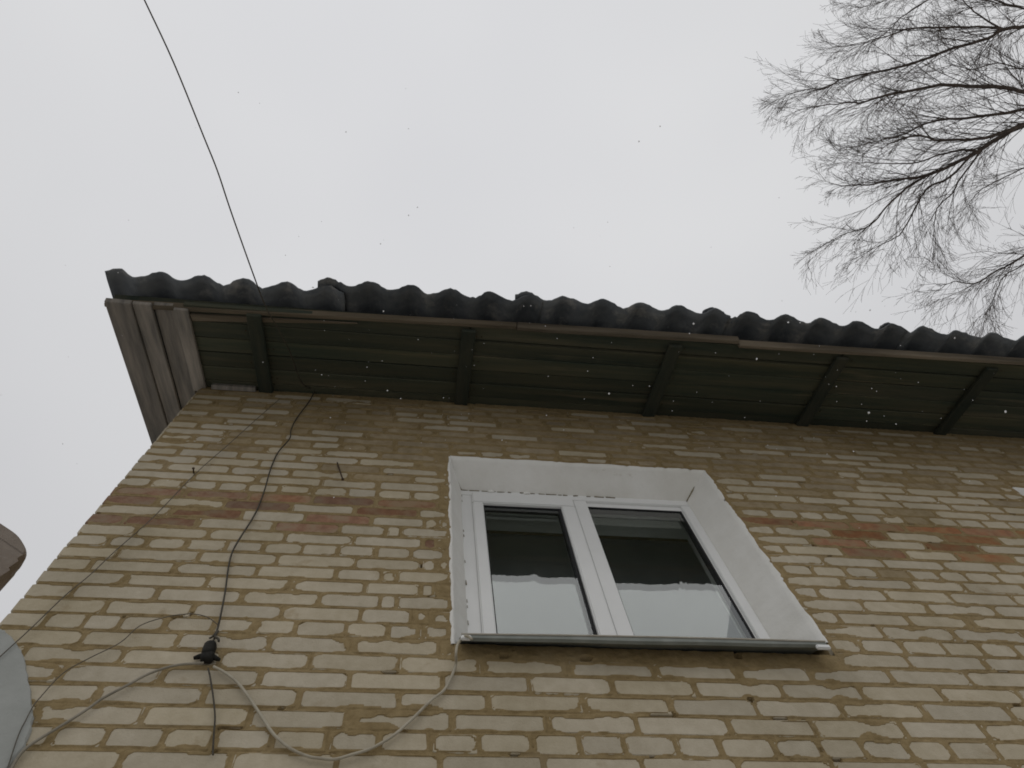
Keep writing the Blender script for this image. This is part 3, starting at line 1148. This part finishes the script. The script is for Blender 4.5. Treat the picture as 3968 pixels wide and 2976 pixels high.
cable('wire_tail', [at_y(x, y, -0.012) for x, y in wp_], 0.0026, M_CABLE, 'short dark wire tail hanging straight below the junction box', 'wire')

# junction box: lumpy taped knot with cable glands
jb_c = at_y(806, 2545, 0)
jb = empty('junction_box', (jb_c.x, 0, jb_c.z))
jb.scale = (0.86, 0.9, 0.86)
tag(jb, 'small black taped junction box on the bricks left of the window', 'junction box')


def blob(name, centre, rad, seed, parent, material=M_BLACK, sub=3):
    q = random.Random(seed)
    bm = bmesh.new()
    bmesh.ops.create_icosphere(bm, subdivisions=sub, radius=1.0)
    ph = [q.uniform(0, 6) for _ in range(3)]
    for vv in bm.verts:
        c_ = vv.co.copy()
        k = 1 + 0.07 * math.sin(3 * c_.x + ph[0]) + 0.07 * math.sin(4 * c_.z + ph[1]) + q.uniform(-0.03, 0.03)
        e = [math.copysign(abs(t) ** 0.75, t) for t in c_]
        vv.co = Vector((e[0] * rad[0] * k, e[1] * rad[1] * k, e[2] * rad[2] * k)) + centre
    me = bpy.data.meshes.new(name)
    bm.to_mesh(me)
    bm.free()
    me.polygons.foreach_set('use_smooth', [True] * len(me.polygons))
    me.materials.append(material)
    o = bpy.data.objects.new(name, me)
    return link(o, parent)


blob('box_body', Vector((0.000, -0.018, 0.010)), (0.023, 0.022, 0.031), 1, jb)
blob('tape_wrap', Vector((0.004, -0.016, -0.026)), (0.022, 0.018, 0.018), 2, jb)
for (ex, ez, s) in ((-0.036, -0.022, 3), (0.042, -0.026, 4)):
    mb = MB().tube([(ex * 0.3, -0.014, -0.014), (ex * 0.75, -0.013, ez * 0.9), (ex * 1.1, -0.012, ez * 1.15)], [0.010, 0.0085, 0.0055], 8)
    mb.build('cable_gland', M_BLACK, jb, True)
kp = at_y(838, 2468, 0)
tw = MB()
base = Vector((kp.x - jb_c.x, -0.014, kp.z - jb_c.z))
tw.tube(spline([base + Vector((0.003, 0, 0.028)), base, base + Vector((0.006, -0.003, -0.012)), base + Vector((0.016, -0.004, -0.020)), base + Vector((0.021, -0.003, -0.032))], 4),
        0.0042, 6)
tw.tube(spline([base + Vector((-0.002, 0.002, 0.03)), base + Vector((-0.006, 0, 0.0)), base + Vector((-0.014, -0.002, -0.016))], 4), 0.0036, 6)
tw.build('wire_end', M_CABLE, jb, True)

# hook that carries the overhead cable, iron rod and nail in the wall
mb = MB()
mb.tube(spline([hook_p + Vector((0.0, 0.06, 0.012)), hook_p + Vector((0.002, -0.004, 0.012)), hook_p + Vector((0.003, -0.018, 0.004)), hook_p + Vector((0.0, -0.02, -0.012)), hook_p + Vector((-0.004, -0.010, -0.018))], 5), 0.005, 7)
o = mb.build('cable_hook', M_IRON, None, True)
tag(o, 'small dark iron hook under the eaves where the overhead cable meets the wall', 'hook')
a = at_y(1308, 1797, 0.03)
b = at_y(1328, 1857, -0.055)
a0 = at_y(1308, 1797, 0.0)
mb = MB()
mb.tube([a0 + (a0 - b) * 0.35, a0, b], [0.0038, 0.0038, 0.0032], 7)
mb.tube([b + (a0 - b).normalized() * 0.004, b - (a0 - b).normalized() * 0.003], 0.006, 7)
o = mb.build('iron_rod', M_IRON)
tag(o, 'short thin rusty iron rod sticking out of the bricks above left of the window', 'rod')
a = at_y(751, 1833, 0)
mb = MB()
mb.tube([a + Vector((0, 0.03, 0)), a + Vector((0, -0.022, -0.004))], 0.0035, 7)
mb.tube([a + Vector((0, -0.022, -0.004)), a + Vector((0, -0.026, -0.0045))], 0.006, 8)
o = mb.build('nail', M_IRON)
tag(o, 'big-headed nail in the bricks beside the thin slanting wire near the left corner', 'nail')

# ------------------------------------------------------------------ masonry post beyond the corner
PY = 0.62
p_r = at_y(150, 2122, PY)                      # right-hand shoulder of the post
p_t = at_y(40, 2052, PY)
vd = Vector((p_r.x, p_r.y + D, 0)).normalized()
rd = Vector((vd.y, -vd.x, 0))                  # to the right as seen from the street
W_, DP, RC = 0.62, 0.40, 0.11


def on_face(px, py):                           # pixel -> height on the post's face
    d = Vector(ray(px, py))
    t = (p_r.x * vd.x + (p_r.y + D) * vd.y) / (d.x * vd.x + d.y * vd.y)
    return d.z * t + EYE


ztop = on_face(80, 2060)
q = random.Random(9)
prof = [(-W_, 0.0)]
z = 0.3
edge = []
while z < ztop - RC - 0.08:
    edge.append((0.0 + q.uniform(-0.010, 0.004), z))
    edge.append((0.0 + q.uniform(-0.010, 0.004), z + 0.062))
    edge.append((-0.009, z + 0.070))
    z += 0.077
right_side = [(0.0, 0.0)] + edge
top = [(-RC + RC * math.cos(math.pi / 2 * k / 8), ztop - RC + RC * math.sin(math.pi / 2 * k / 8)) for k in range(9)]
rs_ = right_side + top
ls_ = [(-W_ - x, z) for x, z in rs_]
v, f = [], []
npn = len(rs_)
layers = ((0.0, 0.03), (0.03, 0.008), (0.08, 0.0), (DP - 0.08, 0.0), (DP, 0.03))
for (dy, ins) in layers:
    for side, pl in ((0, ls_), (1, rs_)):
        for x, z in pl:
            xx = x + (ins if side == 0 else -ins)
            zz = z - (ins if z > ztop - RC else 0)
            v.append(p_r + rd * xx + vd * dy + Vector((0, 0, zz - p_r.z)))
st_ = 2 * npn
for k in range(len(layers) - 1):
    for side in (0, 1):
        o_ = side * npn
        for i in range(npn - 1):
            f.append((k * st_ + o_ + i, k * st_ + o_ + i + 1, (k + 1) * st_ + o_ + i + 1, (k + 1) * st_ + o_ + i))
    f.append((k * st_ + npn - 1, k * st_ + 2 * npn - 1, (k + 1) * st_ + 2 * npn - 1, (k + 1) * st_ + npn - 1))
for k in (0, len(layers) - 1):
    for i in range(npn - 1):
        f.append((k * st_ + i, k * st_ + npn + i, k * st_ + npn + i + 1, k * st_ + i + 1))
post = mesh_obj('masonry_post', v, f, M_POST)
tag(post, 'grey-brown rounded top of a masonry post at the left edge beyond the brick corner', 'post')

# ------------------------------------------------------------------ bare birch
TREE = Vector((10.4, 0.4 - D, 0))
tree = empty('birch_tree', TREE)
tag(tree, 'bare birch tree with fine drooping twigs against the sky', 'tree')
S8 = 0.8137


def limb_pts(pl, dx=0.0):
    o = []
    for (x, y) in pl:
        px, py = 2900 + x * S8, y * S8
        px = 3968 - (3968 - px) * (0.94 if x < 1312 else 1.0)
        X_ = 9.0 - 3.3 * (3968 - px) / 968 + dx
        o.append(at_x(px, py, X_))
    return o


LIMBS = [
    ([(1400, 115), (1312, 125), (1210, 140), (1130, 180), (960, 230), (800, 285), (650, 330), (520, 350), (380, 380), (300, 425), (230, 425), (130, 445), (90, 475)], 0.048, 0.0),
    ([(1210, 140), (1130, 130), (900, 130), (750, 135), (640, 165), (540, 195), (430, 215), (340, 220)], 0.028, 0.0),
    ([(1210, 140), (1110, 90), (1020, 20), (960, -40), (860, -90)], 0.024, 0.0),
    ([(1400, 470), (1312, 440), (1200, 415), (1060, 410), (890, 405), (760, 430), (620, 450), (500, 485), (400, 490), (250, 510), (150, 530)], 0.058, -0.3),
    ([(1400, 510), (1312, 520), (1180, 545), (1050, 560), (900, 570), (800, 595), (700, 640), (620, 660), (450, 700), (340, 690)], 0.048, 0.3),
    ([(1400, 560), (1312, 590), (1220, 625), (1100, 660), (980, 668), (860, 665), (780, 645), (690, 660), (600, 700), (480, 740)], 0.05, -0.2),
    ([(1400, 555), (1312, 595), (1180, 660), (1080, 720), (960, 780), (860, 820), (770, 845), (650, 860), (520, 880), (430, 880), (340, 905)], 0.062, 0.0),
    ([(1080, 720), (980, 715), (860, 745), (740, 780), (560, 775), (450, 770), (370, 730)], 0.024, 0.0),
    ([(860, 820), (740, 880), (620, 980), (560, 1050), (500, 1090), (400, 1115), (330, 1150), (280, 1168)], 0.028, 0.0),
    ([(1040, 745), (930, 850), (830, 890), (780, 960), (730, 1050), (680, 1120), (600, 1160), (520, 1200), (440, 1240)], 0.03, 0.15),
    ([(1110, 705), (990, 850), (950, 920), (880, 980), (860, 1050), (850, 1150), (830, 1260)], 0.024, 0.25),
    ([(1480, 1160), (1312, 1220), (1250, 1255), (1170, 1290), (1060, 1350), (960, 1340), (880, 1380), (830, 1410)], 0.034, 0.6),
    ([(1480, 1170), (1312, 1260), (1220, 1310), (1180, 1370), (1150, 1450), (1130, 1520)], 0.022, 0.9),
    ([(1130, 0), (960, -50), (800, 15), (690, 85), (600, 165), (480, 220), (350, 280)], 0.022, 0.2),
    ([(1400, 780), (1312, 800), (1200, 850), (1100, 900), (1040, 960), (1000, 1010)], 0.024, 1.2),
    ([(1400, 20), (1312, 40), (1200, 10), (1050, -30), (900, -60), (700, -30), (560, 20), (430, 40)], 0.03, 0.5),
    ([(1400, 300), (1312, 330), (1180, 300), (1050, 330), (950, 310), (820, 350), (700, 400)], 0.026, 1.1),
]
TQ = random.Random(21)
twig_n = 0


def grow(mb, p, d, L, r, depth, droop):
    """one twig with its own finer twigs"""
    global twig_n
    nseg = 5 if depth == 0 else 4
    pts_ = [p.copy()]
    rad = [r]
    c_ = p.copy()
    dd = d.normalized()
    for s in range(nseg):
        dd = (dd + Vector((TQ.gauss(0, 0.065), TQ.gauss(0, 0.065), TQ.gauss(0, 0.06) - droop * 0.8))).normalized()
        c_ = c_ + dd * (L / nseg)
        pts_.append(c_.copy())
        rad.append(max(r * (1 - 0.75 * (s + 1) / nseg), 0.0018))
    mb.tube(pts_, rad, 4 if depth == 0 else 3, cap=False)
    twig_n += 1
    if depth >= 2:
        return
    k = TQ.randint(5, 8) if depth == 0 else TQ.randint(2, 4)
    for _ in range(k):
        t = TQ.uniform(0.15, 1.0) * nseg
        i = min(int(t), nseg - 1)
        q_ = pts_[i].lerp(pts_[i + 1], t - i)
        ax = (pts_[i + 1] - pts_[i]).normalized()
        side = Vector((TQ.gauss(0, 1), TQ.gauss(0, 1), TQ.gauss(0, 0.8)))
        side = (side - ax * side.dot(ax)).normalized()
        an = TQ.uniform(0.3, 0.65)
        nd = ax * math.cos(an) + side * math.sin(an)
        grow(mb, q_, nd, L * TQ.uniform(0.35, 0.6), max(r * 0.5, 0.0018), depth + 1, droop * 1.25)


for li, (pl, r0, dx) in enumerate(LIMBS):
    mb = MB()
    pp = spline(limb_pts(pl, dx), 4)
    if pl[0][0] >= 1400:           # carry the limb on to the trunk
        pp = spline([Vector((TREE.x + 0.05, TREE.y, pp[0].z - 1.4)), pp[0].lerp(Vector((TREE.x, TREE.y, pp[0].z - 0.9)), 0.45)], 4) + pp
    n_ = len(pp)
    wob = [Vector((TQ.gauss(0, 0.004), TQ.gauss(0, 0.006), TQ.gauss(0, 0.004))) for _ in range(n_)]
    pp = [p + w for p, w in zip(pp, wob)]
    rad = [max(0.72 * r0 * (1 - i / (n_ - 1)) ** 0.8, 0.003) for i in range(n_)]
    mb.tube(pp, rad, 6, cap=True)
    length = sum((pp[i + 1] - pp[i]).length for i in range(n_ - 1))
    ks = int(length * 7.6)
    for s in range(ks):
        t = (0.10 + 0.90 * ((s + TQ.random()) / ks)) * (n_ - 1)
        i = min(int(t), n_ - 2)
        q_ = pp[i].lerp(pp[i + 1], t - i)
        ax = (pp[i + 1] - pp[i]).normalized()
        side = Vector((TQ.gauss(0, 1), TQ.gauss(0, 1), TQ.gauss(0, 0.8)))
        side = (side - ax * side.dot(ax)).normalized()
        an = TQ.uniform(0.25, 0.65)
        nd = ax * math.cos(an) + side * math.sin(an)
        far = t / (n_ - 1)
        grow(mb, q_, nd, TQ.uniform(0.5, 1.5) * (1.05 - 0.5 * far) * (1.0 if far < 0.7 else 1.0 - 1.1 * (far - 0.7)), max(min(rad[i] * 0.42, 0.0075), 0.0036), 0, 0.05 + 0.06 * TQ.random())
    o = mb.build('branch', M_BARK, None, False)
    o.parent = tree
    o.matrix_parent_inverse = Matrix.Translation(-TREE)
mb = MB()
tp = [TREE + Vector((0, 0, -0.1)), TREE + Vector((0.05, 0.02, 3)), TREE + Vector((-0.05, 0.05, 6.5)), TREE + Vector((0.04, 0, 9.5)), TREE + Vector((0, 0.03, 11.5)), TREE + Vector((0.05, 0, 13.2))]
sp = spline(tp, 5)
mb.tube(sp, [0.24 * (1 - 0.9 * i / (len(sp) - 1)) + 0.02 for i in range(len(sp))], 12)
o = mb.build('trunk', M_TRUNK, None, True)
o.parent = tree
o.matrix_parent_inverse = Matrix.Translation(-TREE)

# ------------------------------------------------------------------ falling snow
fl = MB()
q = random.Random(33)
for k in range(190):
    px, py = q.uniform(-100, 4068), q.uniform(300, 2100)
    if q.random() < 0.5:
        px = q.uniform(1200, 4000)
        py = q.uniform(1150, 1750)
    d = ray(px, py)
    d = d / np.linalg.norm(d)
    s = q.uniform(1.1, 3.4)
    c_ = Vector((d[0] * s, d[1] * s - D, d[2] * s + EYE))
    if c_.y > -0.08:
        continue
    rad = (q.uniform(0.0005, 0.0014) if q.random() < 0.88 else q.uniform(0.0018, 0.0028)) * (0.5 + 0.3 * s)
    pts_ = [Vector((1, 0, 0)), Vector((0, 1, 0)), Vector((-1, 0, 0)), Vector((0, -1, 0)), Vector((0, 0, 1)), Vector((0, 0, -1))]
    st = q.uniform(1.0, 1.7)
    b = len(fl.v)
    for p in pts_:
        fl.v.append(c_ + Vector((p.x * q.uniform(0.6, 1.2), p.y * q.uniform(0.6, 1.2), p.z * q.uniform(0.7, 1.1) * st)) * rad)
    for t in ((0, 1, 4), (1, 2, 4), (2, 3, 4), (3, 0, 4), (1, 0, 5), (2, 1, 5), (3, 2, 5), (0, 3, 5)):
        fl.f.append(tuple(b + i for i in t))
snow = fl.build('falling_snow', M_SNOW)
tag(snow, 'fine white snowflakes drifting down in front of the dark eaves', 'snow', kind='stuff')
print('bricks', len(bricks), 'single', len(single), 'twigs', twig_n)
